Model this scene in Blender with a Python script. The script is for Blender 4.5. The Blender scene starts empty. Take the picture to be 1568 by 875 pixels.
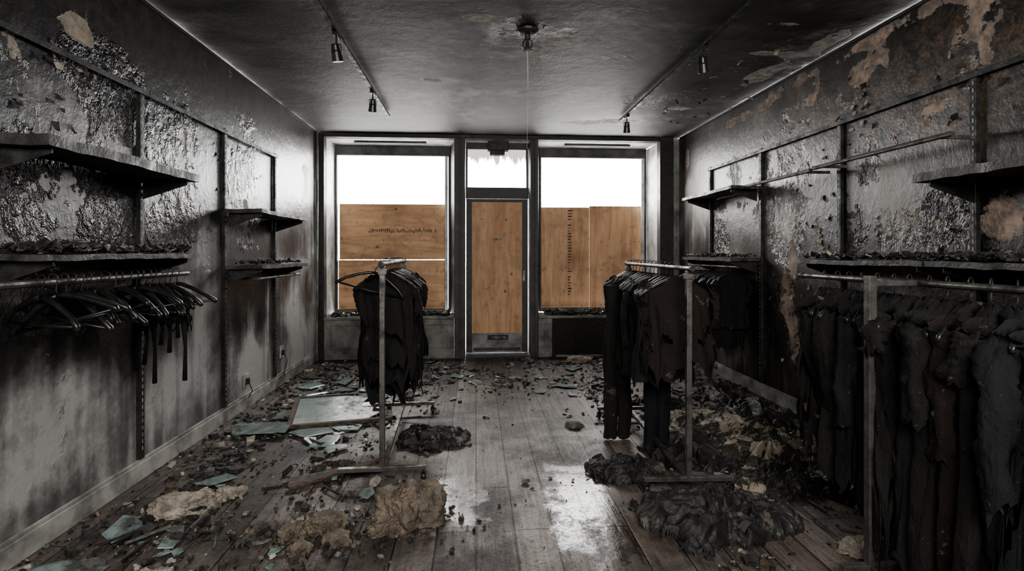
import bpy, bmesh, math, random
import numpy as np
from mathutils import Vector, Matrix, noise, Euler
random.seed(7)
XL,XR,YB,H=-1.97,2.65,6.63,2.83
YR=-1.6
R=random.random
def U(a,b): return a+(b-a)*random.random()
def sm(a,b,x):
    t=np.clip((x-a)/(b-a),0,1); return t*t*(3-2*t)
def nz(x,y,z): return noise.noise(Vector((x,y,z)))

# ---------------------------------------------------------------- nodes
class NT:
    def __init__(s,name):
        s.m=bpy.data.materials.new(name); s.m.use_nodes=True
        s.t=s.m.node_tree; s.b=s.t.nodes['Principled BSDF']; s._co=None
    def link(s,v,sock):
        if isinstance(v,bpy.types.NodeSocket): s.t.links.new(v,sock)
        else:
            if sock.type=='RGBA' and len(v)==3: v=(*v,1)
            sock.default_value=v
    def co(s):
        if not s._co: s._co=s.t.nodes.new('ShaderNodeTexCoord').outputs['Object']
        return s._co
    def map(s,scale,rot=(0,0,0),loc=(0,0,0),v=None):
        n=s.t.nodes.new('ShaderNodeMapping'); s.link(v or s.co(),n.inputs[0])
        n.inputs['Scale'].default_value=scale; n.inputs['Rotation'].default_value=rot; n.inputs['Location'].default_value=loc
        return n.outputs[0]
    def noise(s,scale,detail=4,rough=.55,dist=0,v=None):
        n=s.t.nodes.new('ShaderNodeTexNoise'); s.link(v or s.co(),n.inputs['Vector'])
        n.inputs['Scale'].default_value=scale; n.inputs['Detail'].default_value=detail
        n.inputs['Roughness'].default_value=rough; n.inputs['Distortion'].default_value=dist
        return n.outputs['Fac']
    def vor(s,scale,v=None,feature='F1'):
        n=s.t.nodes.new('ShaderNodeTexVoronoi'); n.feature=feature; s.link(v or s.co(),n.inputs['Vector'])
        n.inputs['Scale'].default_value=scale; return n
    def math(s,op,a,b=0.0,c=None,clamp=False):
        n=s.t.nodes.new('ShaderNodeMath'); n.operation=op; n.use_clamp=clamp
        s.link(a,n.inputs[0]); s.link(b,n.inputs[1])
        if c is not None: s.link(c,n.inputs[2])
        return n.outputs[0]
    def mad(s,a,b,c,clamp=False): return s.math('MULTIPLY_ADD',a,b,c,clamp)
    def mr(s,v,a,b,c=0.0,d=1.0):
        n=s.t.nodes.new('ShaderNodeMapRange'); s.link(v,n.inputs[0])
        for i,x in enumerate((a,b,c,d)): n.inputs[i+1].default_value=x
        return n.outputs[0]
    def mix(s,f,a,b,mode='MIX'):
        n=s.t.nodes.new('ShaderNodeMix'); n.data_type='RGBA'; n.blend_type=mode
        s.link(f,n.inputs[0]); s.link(a,n.inputs[6]); s.link(b,n.inputs[7]); return n.outputs[2]
    def ramp(s,f,stops):
        n=s.t.nodes.new('ShaderNodeValToRGB'); s.link(f,n.inputs[0]); e=n.color_ramp.elements
        while len(e)<len(stops): e.new(.5)
        for i,(p,c) in enumerate(stops): e[i].position=p; e[i].color=(*c,1) if len(c)==3 else c
        return n.outputs[0]
    def attr(s,name):
        n=s.t.nodes.new('ShaderNodeAttribute'); n.attribute_name=name; return n.outputs['Fac']
    def bump(s,h,strength=.5,dist=.02):
        n=s.t.nodes.new('ShaderNodeBump'); s.link(h,n.inputs['Height'])
        n.inputs['Strength'].default_value=strength; n.inputs['Distance'].default_value=dist
        s.t.links.new(n.outputs[0],s.b.inputs['Normal'])
    def set(s,**k):
        for a,v in k.items(): s.link(v,s.b.inputs[{'col':'Base Color','rough':'Roughness','metal':'Metallic','spec':'Specular IOR Level','alpha':'Alpha','trans':'Transmission Weight','ior':'IOR','coat':'Coat Weight'}[a]])
        return s.m

def wall_mat(name,clean,mid,dark,black,plA,plB,glo=.34):
    t=NT(name)
    s=t.attr('soot'); p=t.attr('peel'); w=t.attr('warm'); b=t.attr('blis')
    fine=t.noise(13,4,.65)
    f2=t.noise(48,2,.6)
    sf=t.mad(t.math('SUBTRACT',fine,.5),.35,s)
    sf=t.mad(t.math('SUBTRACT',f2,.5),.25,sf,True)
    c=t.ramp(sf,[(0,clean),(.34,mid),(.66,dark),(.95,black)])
    wn=t.math('MULTIPLY',w,t.mr(fine,.4,.58),clamp=True)
    c=t.mix(wn,c,t.ramp(f2,[(.3,(.03,.018,.012)),(.5,(.10,.062,.04)),(.7,(.18,.13,.09))]))
    pn=t.mad(t.math('SUBTRACT',fine,.5),.42,p)
    mask=t.mr(pn,.5,.512); rim=t.math('SUBTRACT',t.mr(pn,.465,.49),mask,clamp=True)
    pc=t.mix(t.mr(fine,.4,.6),plA,plB)
    c=t.mix(mask,c,pc)
    c=t.mix(t.math('MULTIPLY',rim,.5),c,(.33,.31,.29))
    bl=t.mr(t.mad(t.math('SUBTRACT',fine,.5),.9,b),.34,.66)
    c=t.mix(t.math('MULTIPLY',bl,t.mr(f2,.54,.66,0,.3)),c,(.2,.2,.205))  # pale flecks: some of the blisters' silver highlight painted into the colour
    ro=t.mr(sf,0.,.4,.62,glo); ro=t.math('SUBTRACT',ro,t.math('MULTIPLY',bl,.17)); ro=t.math('MAXIMUM',ro,t.math('MULTIPLY',mask,.85))
    t.set(col=c,rough=ro,spec=.5)
    h=t.math('MULTIPLY',fine,.22)
    h=t.mad(t.noise(21,4,.68,.9,v=t.map((1,1,.6))),t.mr(bl,0,1,.14,1.35),h)
    h=t.math('SUBTRACT',h,t.math('MULTIPLY',mask,.45)); h=t.mad(rim,.5,h)
    t.bump(h,.75,.024)
    return t.m
M_wallL=wall_mat('sooted_grey_paint',(.39,.387,.375),(.155,.153,.149),(.038,.037,.037),(.011,.011,.012),(.34,.28,.215),(.18,.155,.13),.36)
M_wallR=wall_mat('charred_brown_paint',(.32,.30,.28),(.13,.118,.108),(.036,.033,.030),(.010,.0095,.009),(.32,.245,.195),(.14,.108,.088),.4)
M_ceil=wall_mat('sooted_ceiling_paint',(.46,.45,.43),(.10,.098,.095),(.03,.03,.03),(.012,.012,.012),(.56,.54,.5),(.28,.26,.24),.58)

def simple(name,c1,c2,rough=.6,scale=8,metal=0,bs=.3,bd=.01,stretch=(1,1,1),spec=.5,detail=3,r2=None):
    t=NT(name); v=t.map(stretch)
    n=t.noise(scale,detail,.6,v=v)
    c=t.mix(t.mr(n,.35,.65),c1,c2)
    t.set(col=c,rough=rough if r2 is None else t.mr(n,.35,.65,rough,r2),metal=metal,spec=spec)
    if bs: t.bump(t.noise(scale*4,3,.6,v=v),bs,bd)
    return t.m
M_black=simple('charred_black_paint',(.012,.012,.012),(.04,.039,.038),.45,10,r2=.7)
M_frame=simple('sooted_window_frame',(.02,.021,.022),(.09,.09,.088),.5,7,r2=.7)
M_grey=simple('smoke_stained_trim',(.30,.295,.275),(.09,.086,.08),.55,5,bs=.35)
M_greyL=simple('pale_stained_trim',(.6,.6,.58),(.28,.28,.265),.5,6,bs=.3)
M_base=simple('baseboard_paint',(.40,.395,.37),(.14,.134,.125),.5,6,bs=.3)
M_steel=simple('scorched_steel',(.18,.173,.163),(.055,.05,.047),.38,14,metal=.7,bs=.15,r2=.65)
M_dsteel=simple('blackened_steel',(.06,.06,.06),(.02,.02,.02),.4,14,metal=.5,bs=.2,r2=.65)
M_char=simple('charcoal',(.008,.008,.008),(.035,.033,.03),.6,40,bs=.6)
M_ash=simple('grey_ash',(.16,.15,.14),(.05,.048,.045),.8,30,bs=.5)
M_plas=simple('broken_plaster',(.40,.36,.30),(.16,.135,.11),.85,18,bs=.8)
M_cream=simple('cream_paint_flake',(.5,.48,.42),(.22,.2,.17),.7,12)
M_wood=simple('burnt_wood',(.13,.09,.06),(.03,.022,.016),.7,10,bs=.4,stretch=(1,6,6))
M_mud=simple('wet_fallen_insulation',(.18,.145,.11),(.05,.04,.031),.7,7,bs=.6,bd=.012,detail=5)
M_hang=simple('melted_plastic_black',(.008,.008,.008),(.02,.02,.02),.35,20,bs=.1)
M_shelf=simple('burnt_shelf_board',(.018,.018,.018),(.07,.067,.063),.42,9,bs=.5,r2=.65)

def fabric(name,c1,c2,patch=(.055,.048,.043),amt=.66,rough=.88,spec=.15,fade=.4,p2=(.12,.108,.098),st=.4,bs=.7):
    t=NT(name)
    n=t.noise(7,5,.65,.3); n2=t.noise(70,2,.7)
    c=t.mix(n,c1,c2)
    c=t.mix(t.mr(n,amt,amt+.05),c,t.mix(t.mr(n2,.4,.6),patch,p2))
    c=t.mix(t.mr(n2,.68,.75,0,fade),c,(.14,.135,.13))
    t.set(col=c,rough=t.mr(n,.35,.65,rough-.12,rough+.08),spec=spec)
    t.bump(t.math('ADD',t.noise(26,3,.65,.6,v=t.map((1,1,st))),t.math('MULTIPLY',n2,.3)),bs,.014)
    return t.m
FB=[fabric('black_wool',(.007,.007,.007),(.022,.0215,.021)),fabric('navy_fabric',(.007,.0074,.0085),(.021,.0215,.024)),
    fabric('dark_grey_fabric',(.008,.0082,.0082),(.026,.027,.027)),fabric('scorched_brown_fabric',(.010,.008,.007),(.028,.022,.019),(.10,.085,.07),.60,p2=(.17,.145,.125)),
    fabric('maroon_fabric',(.010,.006,.006),(.030,.014,.012))]
F_pile=fabric('wet_black_cloth',(.009,.009,.009),(.03,.028,.026),(.08,.07,.06),.60,.62,.35,st=1,bs=.5)
F_pile2=fabric('olive_sooted_cloth',(.018,.016,.013),(.055,.048,.037),(.22,.19,.145),.5,.68,.3,p2=(.28,.25,.2),st=1,bs=.5)

def floor_mat():
    t=NT('wet_burnt_floorboards')
    v=t.map((1,1,1),rot=(0,0,math.radians(90)))
    n=t.t.nodes.new('ShaderNodeTexBrick'); t.link(v,n.inputs['Vector'])
    n.offset=.37; n.inputs['Scale'].default_value=1; n.inputs['Brick Width'].default_value=1.25; n.inputs['Row Height'].default_value=.185
    n.inputs['Mortar Size'].default_value=.004; n.inputs['Mortar Smooth'].default_value=.3; n.inputs['Bias'].default_value=0
    n.inputs['Color1'].default_value=(0,0,0,1); n.inputs['Color2'].default_value=(1,1,1,1); n.inputs['Mortar'].default_value=(.5,.5,.5,1)
    br=n.outputs['Color']; mo=n.outputs['Fac']; wet=t.attr('wet')
    g=t.noise(1,5,.65,.6,v=t.map((34,2.2,1)))
    f=t.mad(t.math('SUBTRACT',br,.5),.32,g)
    c=t.ramp(f,[(.25,(.028,.021,.017)),(.48,(.095,.076,.063)),(.75,(.175,.148,.13))])
    dn=t.noise(1.7,6,.7,.3); c=t.mix(t.mr(dn,.46,.64,0,.85),c,(.022,.019,.017))
    d2=t.noise(6,6,.75); c=t.mix(t.mr(d2,.54,.66,0,.45),c,(.15,.143,.132))
    fn=t.noise(60,3,.8); c=t.mix(t.mr(fn,.56,.66,0,.8),c,(.018,.016,.014))
    c=t.mix(t.math('MULTIPLY',mo,.95),c,(.006,.005,.005))
    wm=t.mr(t.mad(t.math('SUBTRACT',d2,.5),1.5,wet),.38,.62)
    ro=t.mr(dn,.3,.62,.38,.62); ro=t.mad(t.mr(d2,.45,.65),.15,ro)
    ro=t.mad(wm,t.math('SUBTRACT',.14,ro),ro); ro=t.mad(t.mr(fn,.5,.7),.25,ro)
    t.set(col=c,rough=ro,spec=.5)
    h=t.mad(g,.25,t.math('MULTIPLY',mo,-1.4)); h=t.mad(d2,.4,h); h=t.mad(fn,.15,h)
    t.bump(h,.5,.008)
    return t.m
M_floor=floor_mat()
def ply_mat(name,sc,ks):
    t=NT(name)
    g=t.noise(1,5,.6,1.2,v=t.map(sc))
    c=t.ramp(g,[(.3,(.42,.24,.135)),(.5,(.58,.36,.21)),(.72,(.70,.46,.29))])
    k=t.vor(3.2,v=t.map(ks)); c=t.mix(t.mr(k.outputs[0],.05,.09,.85,0),c,(.12,.05,.02))
    c=t.mix(t.mr(t.noise(2.2,5,.6),.5,.75,0,.65),c,(.2,.11,.06))
    c=t.mix(t.mr(t.noise(9,5,.7),.56,.7,0,.5),c,(.16,.09,.05))
    t.set(col=c,rough=.65); t.bump(g,.15,.005); return t.m
M_ply=ply_mat('plywood_boarding',(1.3,2,9),(1,1,1.4)); M_plyv=ply_mat('plywood_boarding_vertical_grain',(9,2,1.2),(1.4,1,1))
t=NT('green_glass'); gn=t.noise(10,4,.7); t.set(col=t.mix(t.mr(gn,.42,.6),(.22,.285,.265),(.06,.068,.063)),rough=t.mr(gn,.4,.65,.12,.5),spec=.6); M_glass=t.m
t=NT('soot_dripped_glass')
zz=t.t.nodes.new('ShaderNodeSeparateXYZ'); t.link(t.co(),zz.inputs[0])
dr=t.mad(t.noise(1,4,.6,v=t.map((14,1,1.5))),1.1,t.mr(zz.outputs[2],2.2,2.72,-.75,.5))
t.set(col=(.20,.15,.10),rough=.3,alpha=t.mr(dr,.28,.7,0.02,.97)); M_tglass=t.m
t=NT('outdoor_pavement'); t.set(col=(.4,.4,.4),rough=.9); M_out=t.m
t=NT('bare_bark'); t.set(col=(.4,.39,.38),rough=.9); M_bark=t.m

# ---------------------------------------------------------------- mesh builder
COL=bpy.context.collection
class MB:
    def __init__(s): s.v=[];s.f=[];s.m=[]
    def add(s,vs,fs,mi=0):
        o=len(s.v); s.v+= [tuple(p) for p in vs]; s.f+=[tuple(i+o for i in f) for f in fs]; s.m+=[mi]*len(fs)
    def box(s,x0,x1,y0,y1,z0,z1,mi=0):
        s.add([(x0,y0,z0),(x1,y0,z0),(x1,y1,z0),(x0,y1,z0),(x0,y0,z1),(x1,y0,z1),(x1,y1,z1),(x0,y1,z1)],
          [(0,3,2,1),(4,5,6,7),(0,1,5,4),(1,2,6,5),(2,3,7,6),(3,0,4,7)],mi)
    def prism(s,poly,z0,z1,mi=0):
        n=len(poly); s.add([(x,y,z0) for x,y in poly]+[(x,y,z1) for x,y in poly],
          [tuple(reversed(range(n))),tuple(range(n,2*n))]+[(i,(i+1)%n,n+(i+1)%n,n+i) for i in range(n)],mi)
    def beam(s,a,b,w,h,mi=0,up=(0,0,1)):
        a=Vector(a);b=Vector(b);d=(b-a).normalized();u=Vector(up)
        if abs(d.dot(u))>.95:u=Vector((1,0,0))
        r=d.cross(u).normalized();u=r.cross(d)
        q=[a+r*sx*w/2+u*sz*h/2 for sx,sz in((-1,-1),(1,-1),(1,1),(-1,1))]+[b+r*sx*w/2+u*sz*h/2 for sx,sz in((-1,-1),(1,-1),(1,1),(-1,1))]
        s.add(q,[(0,1,2,3),(7,6,5,4),(0,4,5,1),(1,5,6,2),(2,6,7,3),(3,7,4,0)],mi)
    def tube(s,pts,r,n=6,mi=0,caps=True):
        pts=[Vector(p) for p in pts]; vs=[];fs=[]; prev=None
        for i,p in enumerate(pts):
            d=(pts[min(i+1,len(pts)-1)]-pts[max(i-1,0)]).normalized()
            if prev is None:
                u=Vector((0,0,1)) if abs(d.z)<.9 else Vector((1,0,0)); prev=d.cross(u).normalized()
            a=(prev-d*prev.dot(d)).normalized(); b=d.cross(a); prev=a
            rr=r[i] if isinstance(r,(list,tuple)) else r
            for k in range(n):
                an=2*math.pi*k/n; vs.append(p+a*math.cos(an)*rr+b*math.sin(an)*rr)
        for i in range(len(pts)-1):
            for k in range(n): fs.append((i*n+k,i*n+(k+1)%n,(i+1)*n+(k+1)%n,(i+1)*n+k))
        if caps: fs.append(tuple(reversed(range(n)))); fs.append(tuple(range((len(pts)-1)*n,len(pts)*n)))
        s.add(vs,fs,mi)
    def obj(s,name,mats,smooth=False,bevel=0,parent=None):
        me=bpy.data.meshes.new(name); me.from_pydata(s.v,[],s.f)
        for m in (mats if isinstance(mats,list) else [mats]): me.materials.append(m)
        me.polygons.foreach_set('material_index',s.m)
        if smooth: me.polygons.foreach_set('use_smooth',[True]*len(s.f))
        me.update(); o=bpy.data.objects.new(name,me); COL.objects.link(o)
        if bevel:
            b=o.modifiers.new('b','BEVEL'); b.width=bevel; b.segments=2; b.limit_method='ANGLE'
        if parent: o.parent=parent
        return o
def empty(name):
    e=bpy.data.objects.new(name,None); e.empty_display_size=.1; COL.objects.link(e); return e

# ---------------------------------------------------------------- fbm fields
_T={}
def vn(x,y,seed):
    if seed not in _T: _T[seed]=np.random.RandomState(seed).rand(256,256)
    T=_T[seed]
    xi=np.floor(x).astype(int);yi=np.floor(y).astype(int);fx=x-xi;fy=y-yi
    fx=fx*fx*(3-2*fx);fy=fy*fy*(3-2*fy);a=T[xi%256,yi%256];b=T[(xi+1)%256,yi%256];c=T[xi%256,(yi+1)%256];d=T[(xi+1)%256,(yi+1)%256]
    return (a*(1-fx)+b*fx)*(1-fy)+(c*(1-fx)+d*fx)*fy
def fbm(x,y,o=4,seed=1,g=.5):
    s=0;a=.5;t=0
    for i in range(o): s=s+a*vn(x*2**i+17*i,y*2**i+5*i,seed+i); t+=a; a*=g
    return s/t
def blob(a,b,ca,cb,ra,rb,wob=.25,seed=3):
    d=np.sqrt(((a-ca)/ra)**2+((b-cb)/rb)**2)+wob*(fbm(a*4,b*4,3,seed)-.5)*2
    return 1-sm(.35,1.25,d)
def grid(name,o,ud,vd,lu,lv,step,fields,mat,disp=None,nrm=None):
    nu=int(lu/step)+1; nv=int(lv/step)+1
    u=np.linspace(0,lu,nu);v=np.linspace(0,lv,nv);A,B=np.meshgrid(u,v,indexing='ij')
    P=np.array(o)[None,None]+A[...,None]*np.array(ud)+B[...,None]*np.array(vd)
    if disp is not None: P=P+disp(A,B)[...,None]*np.array(nrm)
    idx=np.arange(nu*nv).reshape(nu,nv)
    F=np.stack([idx[:-1,:-1],idx[1:,:-1],idx[1:,1:],idx[:-1,1:]],-1).reshape(-1,4)
    me=bpy.data.meshes.new(name); me.from_pydata(P.reshape(-1,3).tolist(),[],F.tolist())
    for k,fn in fields.items():
        at=me.attributes.new(k,'FLOAT','POINT'); at.data.foreach_set('value',np.clip(fn(A,B),-1,2).ravel().astype(np.float32))
    me.materials.append(mat); me.polygons.foreach_set('use_smooth',[True]*len(me.polygons)); me.update()
    ob=bpy.data.objects.new(name,me); COL.objects.link(ob); return ob
def mott(y,z,sd,a=.9,st=.5):
    wy=y+.5*(fbm(y*1.6,z*1.6,4,sd+40)-.5); wz=z+.5*(fbm(y*1.6,z*1.6,4,sd+50)-.5)
    return a*2.3*(fbm(wy*1.9,wz*1.5,6,sd,.58)-.5)+st*(fbm(y*22,z*1.3+3,4,sd+20)-.5)*1.5
def Ls(A,z):
    y=A+YR
    s=.12+.84*sm(.35,1.5,z+.7*(fbm(y*1.3,z*1.3,4,11)-.5))
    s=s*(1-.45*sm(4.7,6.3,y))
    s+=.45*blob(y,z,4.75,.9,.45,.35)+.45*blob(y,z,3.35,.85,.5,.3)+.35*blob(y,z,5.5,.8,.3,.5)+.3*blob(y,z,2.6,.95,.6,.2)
    s+=.35*blob(y,z,3.75,2.0,.14,.7)+.45*sm(2.1,2.65,z)+.35*blob(y,z,4.22,1.9,.06,.6)+.3*blob(y,z,5.22,1.9,.06,.6)
    s-=.4*blob(y,z,3.9,1.15,.35,.45)+.3*blob(y,z,2.55,1.9,.3,.25)+.3*blob(y,z,4.9,2.0,.2,.3)
    return s+mott(y,z,11,.72,.35)
def Lp(A,z):
    y=A+YR; p=.05+0*y
    for b in [(2.33,2.15,.16,.2),(2.5,1.93,.06,.16),(2.78,2.45,.18,.1),(3.7,2.1,.04,.22),(4.62,1.75,.08,.07),(3.6,1.62,.04,.2)]: p+=.42*blob(y,z,*b)
    return p+.95*(fbm(y*4.5,z*4.5,6,61,.66)-.5)
def Lb(A,z):
    y=A+YR; r=0*y
    for b in [(2.45,1.6,.8,.35),(2.9,1.5,.5,.3),(3.6,1.85,.5,.5),(3.45,1.5,.35,.3),(4.65,1.95,.45,.5),(4.7,1.6,.35,.3),(3.0,2.2,.4,.4),(2.5,1.15,.5,.2)]: r=np.maximum(r,.6*blob(y,z,*b,.5))
    return r+1.5*(fbm(y*3.0,z*2.2,5,71,.62)-.5)-.03
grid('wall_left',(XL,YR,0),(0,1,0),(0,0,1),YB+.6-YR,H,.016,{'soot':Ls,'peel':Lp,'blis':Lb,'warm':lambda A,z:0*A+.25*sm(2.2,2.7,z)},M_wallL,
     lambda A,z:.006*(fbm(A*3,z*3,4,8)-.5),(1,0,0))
def Rs(A,z):
    y=A+YR
    s=.58+.32*sm(.1,1.1,z+.5*(fbm(y*1.3,z*1.3,4,21)-.5))
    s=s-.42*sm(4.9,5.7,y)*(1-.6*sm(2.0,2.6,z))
    s+=.4*blob(y,z,4.1,.5,.5,.6)+.35*blob(y,z,3.6,1.75,.2,.5)-.3*blob(y,z,5.3,.35,.6,.3)-.35*blob(y,z,3.2,1.75,.25,.3)-.3*blob(y,z,4.35,1.75,.2,.4)
    s+=.25*blob(y,z,2.9,2.0,.3,.3)
    return s+mott(y,z,31,.85,.35)
def Rp(A,z):
    y=A+YR; p=.06+0*y
    for b in [(4.07,2.6,.35,.2),(3.55,2.5,.25,.3),(3.3,2.6,.25,.14),(2.6,2.45,.3,.2),(2.85,2.14,.2,.1),(2.44,1.49,.2,.15),(3.9,1.47,.08,.25),(4.2,1.3,.07,.2),(2.85,1.4,.2,.1),(5.0,2.68,.6,.07),(6.4,2.5,.1,.2),(4.3,.95,.12,.3),(4.2,.55,.1,.25),(1.6,2.2,.5,.4),(2.2,2.7,.5,.12),(3.2,2.76,1.6,.08)]: p+=.5*blob(y,z,*b)
    return p+1.0*(fbm(y*4.5,z*4.5,6,62,.66)-.5)
def Rb(A,z):
    y=A+YR; r=0*y
    for b in [(2.85,1.5,.5,.3),(4.35,1.65,.5,.4),(5.5,1.7,.4,.4),(4.3,2.2,.4,.35),(3.3,2.0,.35,.35),(5.2,2.1,.3,.25),(3.4,1.5,.35,.35)]: r=np.maximum(r,.55*blob(y,z,*b,.5))
    return r+1.5*(fbm(y*3.0,z*2.2,5,72,.62)-.5)-.03
def Rw(A,z):
    y=A+YR; r=.28*sm(2.0,2.6,z)
    for b in [(4.35,.98,.2,.3),(4.15,.6,.2,.35),(4.0,.3,.35,.25),(2.9,2.3,.8,.5),(4.0,2.4,.5,.3)]: r=np.maximum(r,.75*blob(y,z,*b))
    return r
grid('wall_right',(XR,YR,0),(0,1,0),(0,0,1),YB+.6-YR,H,.016,{'soot':Rs,'peel':Rp,'blis':Rb,'warm':Rw},M_wallR,
     lambda A,z:.006*(fbm(A*3,z*3,4,9)-.5),(-1,0,0))
def Cs(A,B):
    x=A+XL;y=B+YR
    ring=blob(x,y,.36,3.53,.62,.46,.7)-blob(x,y,.36,3.53,.18,.15)
    return .60+1.9*(fbm(x*.9+.3*fbm(y*2,x*2,3,5),y*.9,6,31,.62)-.5)+.15*(1-sm(2,4,y))-.6*ring-.5*blob(x,y,1.6,5.75,.55,.28,.6)-.35*blob(x,y,-.4,4.6,.35,.12,.6)-.3*blob(x,y,1.55,3.4,.4,.1,.6)-.3*blob(x,y,.3,4.9,.5,.15,.7)
def Cp(A,B):
    x=A+XL;y=B+YR; p=.07+0*x
    for b in [(.3,3.78,.38,.08),(.75,3.64,.38,.08),(.48,3.95,.07,.4),(1.6,5.85,.4,.16),(1.2,5.95,.32,.09),(2.4,4.3,.15,.45),(2.3,3.8,.35,.07),(2.5,3.5,.12,.3),(-.4,4.6,.14,.08),(2.1,5.3,.2,.08),(-.5,3.0,.14,.07),(2.0,3.3,.2,.06),(.05,3.35,.16,.07)]: p=p+.6*blob(x,y,*b)
    return p+1.0*(fbm(x*4,y*4,6,63,.66)-.5)
def Cb(A,B):
    x=A+XL;y=B+YR
    return .4*np.maximum(blob(x,y,.36,3.53,.45,.3,.5),np.maximum(blob(x,y,2.0,5.2,.6,.6,.5),.8*blob(x,y,1.9,3.8,.8,.8,.5)))+.8*(fbm(x*2,y*2,4,73)-.5)
grid('ceiling',(XL,YR,H),(1,0,0),(0,1,0),XR-XL,YB+.6-YR,.02,{'soot':Cs,'peel':Cp,'blis':Cb,'warm':lambda A,B:0*A},M_ceil,
     lambda A,B:-.012*fbm(A*2,B*2,4,12)+.0,(0,0,-1))
def Fw(A,B):
    x=A+XL;y=B+YR; r=.02+0*x
    for b in [(.58,2.75,.34,.75),(.75,2.4,.35,.4),(-.12,2.85,.25,.4),(-1.0,2.5,.4,.3)]: r=np.maximum(r,.64*blob(x,y,*b))
    return r
grid('floor',(XL,YR,0),(1,0,0),(0,1,0),XR-XL,YB+.6-YR,.04,{'wet':Fw},M_floor)
m=MB(); m.box(XL,XR,YR-.08,YR,0,H); m.obj('wall_back',M_grey)

# ---------------------------------------------------------------- shopfront
m=MB(); m.box(XL,-1.885,YB,YB+.12,0,H,0); m.box(XL,-1.885,YB+.12,7.3,0,H,1); m.obj('wall_front_side',[M_black,M_greyL],bevel=.004)
m=MB(); m.prism([(2.38,YB+.1),(2.56,YB+.1),(2.56,7.25),(2.36,7.25)],0,2.775,1)
m.box(2.375,2.555,YB-.02,YB+.1,0,H-.001,0); m.box(2.56,XR,YB+.03,7.25,0,H-.001,2); m.obj('wall_front_side',[M_black,M_greyL,M_grey],bevel=.004)
m=MB(); m.box(-1.88,2.37,YB,YB+.12,2.78,H,0); m.box(-1.88,2.37,YB+.12,7.3,2.78,H,1); m.obj('shopfront_header_beam',[M_black,M_greyL],bevel=.004)
for poly,tr in (([(-.26,YB),(-.14,YB),(-.14,7.25),(-.37,7.25)],((-.275,-.215),(-.19,-.14))),([(.69,YB),(.775,YB),(.88,7.25),(.69,7.25)],((.69,.72),(.745,.79)))):
    m=MB(); m.prism(poly,0,2.775,0)
    for x0,x1 in tr: m.box(x0,x1,YB-.025,YB,0.0,2.775,1)
    m.obj('shopfront_pillar',[M_frame,M_frame],bevel=.004)
def riser(name,x0,x1,charx=None):
    m=MB(); m.box(x0,x1,YB+.02,YB+.08,0,.5,0)
    m.box(x0,x1,YB-.0,YB+.02,0,.13,0); m.box(x0,x1,YB,YB+.02,.42,.5,0)
    for i in range(3):
        c=x0+.04+(x1-x0-.08)*i/2; m.box(c-.04,c+.04,YB,YB+.0195,.13,.42,0)
    m.box(x0,x1,YB-.035,7.0,.5,.53,1)
    if charx: m.box(charx[0],charx[1],YB-.012,YB-.001,.03,.5,2); m.box(charx[0]-.02,charx[0]+.02,YB-.03,YB-.001,0,.5,2); m.box(charx[1]-.02,charx[1]+.02,YB-.03,YB-.001,0,.5,2)
    m.obj(name,[M_grey,M_grey,M_char],bevel=.003)
riser('window_sill',-1.88,-.28); riser('window_sill',.795,2.37,(.99,2.33))
def winframe(name,x0,x1):
    m=MB(); y0,y1=7.1,7.17
    m.box(x0-.01,x1,y0,y1,2.64,2.775,0); m.box(x0-.01,x0+.02,y0,y1,.53,2.64,0); m.box(x1-.03,x1,y0,y1,.53,2.64,0); m.box(x0+.02,x1-.03,y0,y1,.53,.575,0)
    m.box(x0+.3,x1-.3,y0-.25,y0-.2,2.755,2.775,0)
    m.box(x1-.075,x1-.035,y0-.02,y0,.56,2.64,1)
    m.obj(name,[M_frame,M_greyL],bevel=.004)
winframe('window_1',-1.87,-.345); winframe('window_2',.87,2.355)
m=MB(); m.box(-1.835,-.39,7.18,7.198,1.243,1.995,0); m.box(-1.85,-.39,7.182,7.2,.56,1.235,0); m.obj('plywood_board',M_ply)
m=MB(); m.box(.895,1.57,7.18,7.198,.56,1.965,0); m.box(1.573,2.31,7.18,7.198,.56,1.985,0); m.obj('plywood_board',M_plyv)
m=MB()
for i in range(34):
    x=-1.45+i*.027
    if R()<.85:
        for k in range(2): zb=1.6+U(0,.03); m.box(x+k*.01,x+k*.01+U(.004,.008),7.1765,7.1795,zb,zb+U(.02,.05))
for k in range(30):
    z=.75+k*.04
    if R()<.85: m.box(1.27,1.27+U(.02,.06),7.1765,7.1795,z,z+U(.008,.02))
for (a,b,c,d) in ((-1.8,-.43,.6,1.96),(.92,2.28,.6,1.93)):
    for i in range(6):
        for j in range(4):
            x=a+(b-a)*i/5; z=c+(d-c)*j/3+.05*(j%2); m.box(x-.006,x+.006,7.1765,7.1795,z-.006,z+.006)
m.obj('plywood_stamp',M_wood)
e=empty('door_1'); m=MB(); y0=6.85
m.box(-.13,-.055,y0,y0+.045,.025,2.04,0); m.box(.605,.68,y0,y0+.045,.025,2.04,0); m.box(-.055,.605,y0,y0+.045,2.0,2.04,0); m.box(-.055,.605,y0,y0+.045,.025,.28,1)
m.box(-.03,.58,y0-.008,y0,.05,.09,0)
m.obj('leaf',[M_frame,M_grey],bevel=.003,parent=e)
m=MB(); m.box(-.055,.605,y0+.008,y0+.022,.28,2.0); m.obj('plywood_panel',M_plyv,parent=e)
m=MB(); m.box(.15,.42,y0-.012,y0-.0005,.195,.255,0); m.box(.18,.39,y0-.016,y0-.0125,.21,.24,1); m.box(.23,.33,y0+.0,y0+.0075,1.5,1.525,1); m.box(.61,.64,y0-.03,y0-.001,.95,1.1,1)
m.obj('letter_slot',[M_dsteel,M_steel],bevel=.002,parent=e)
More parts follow.
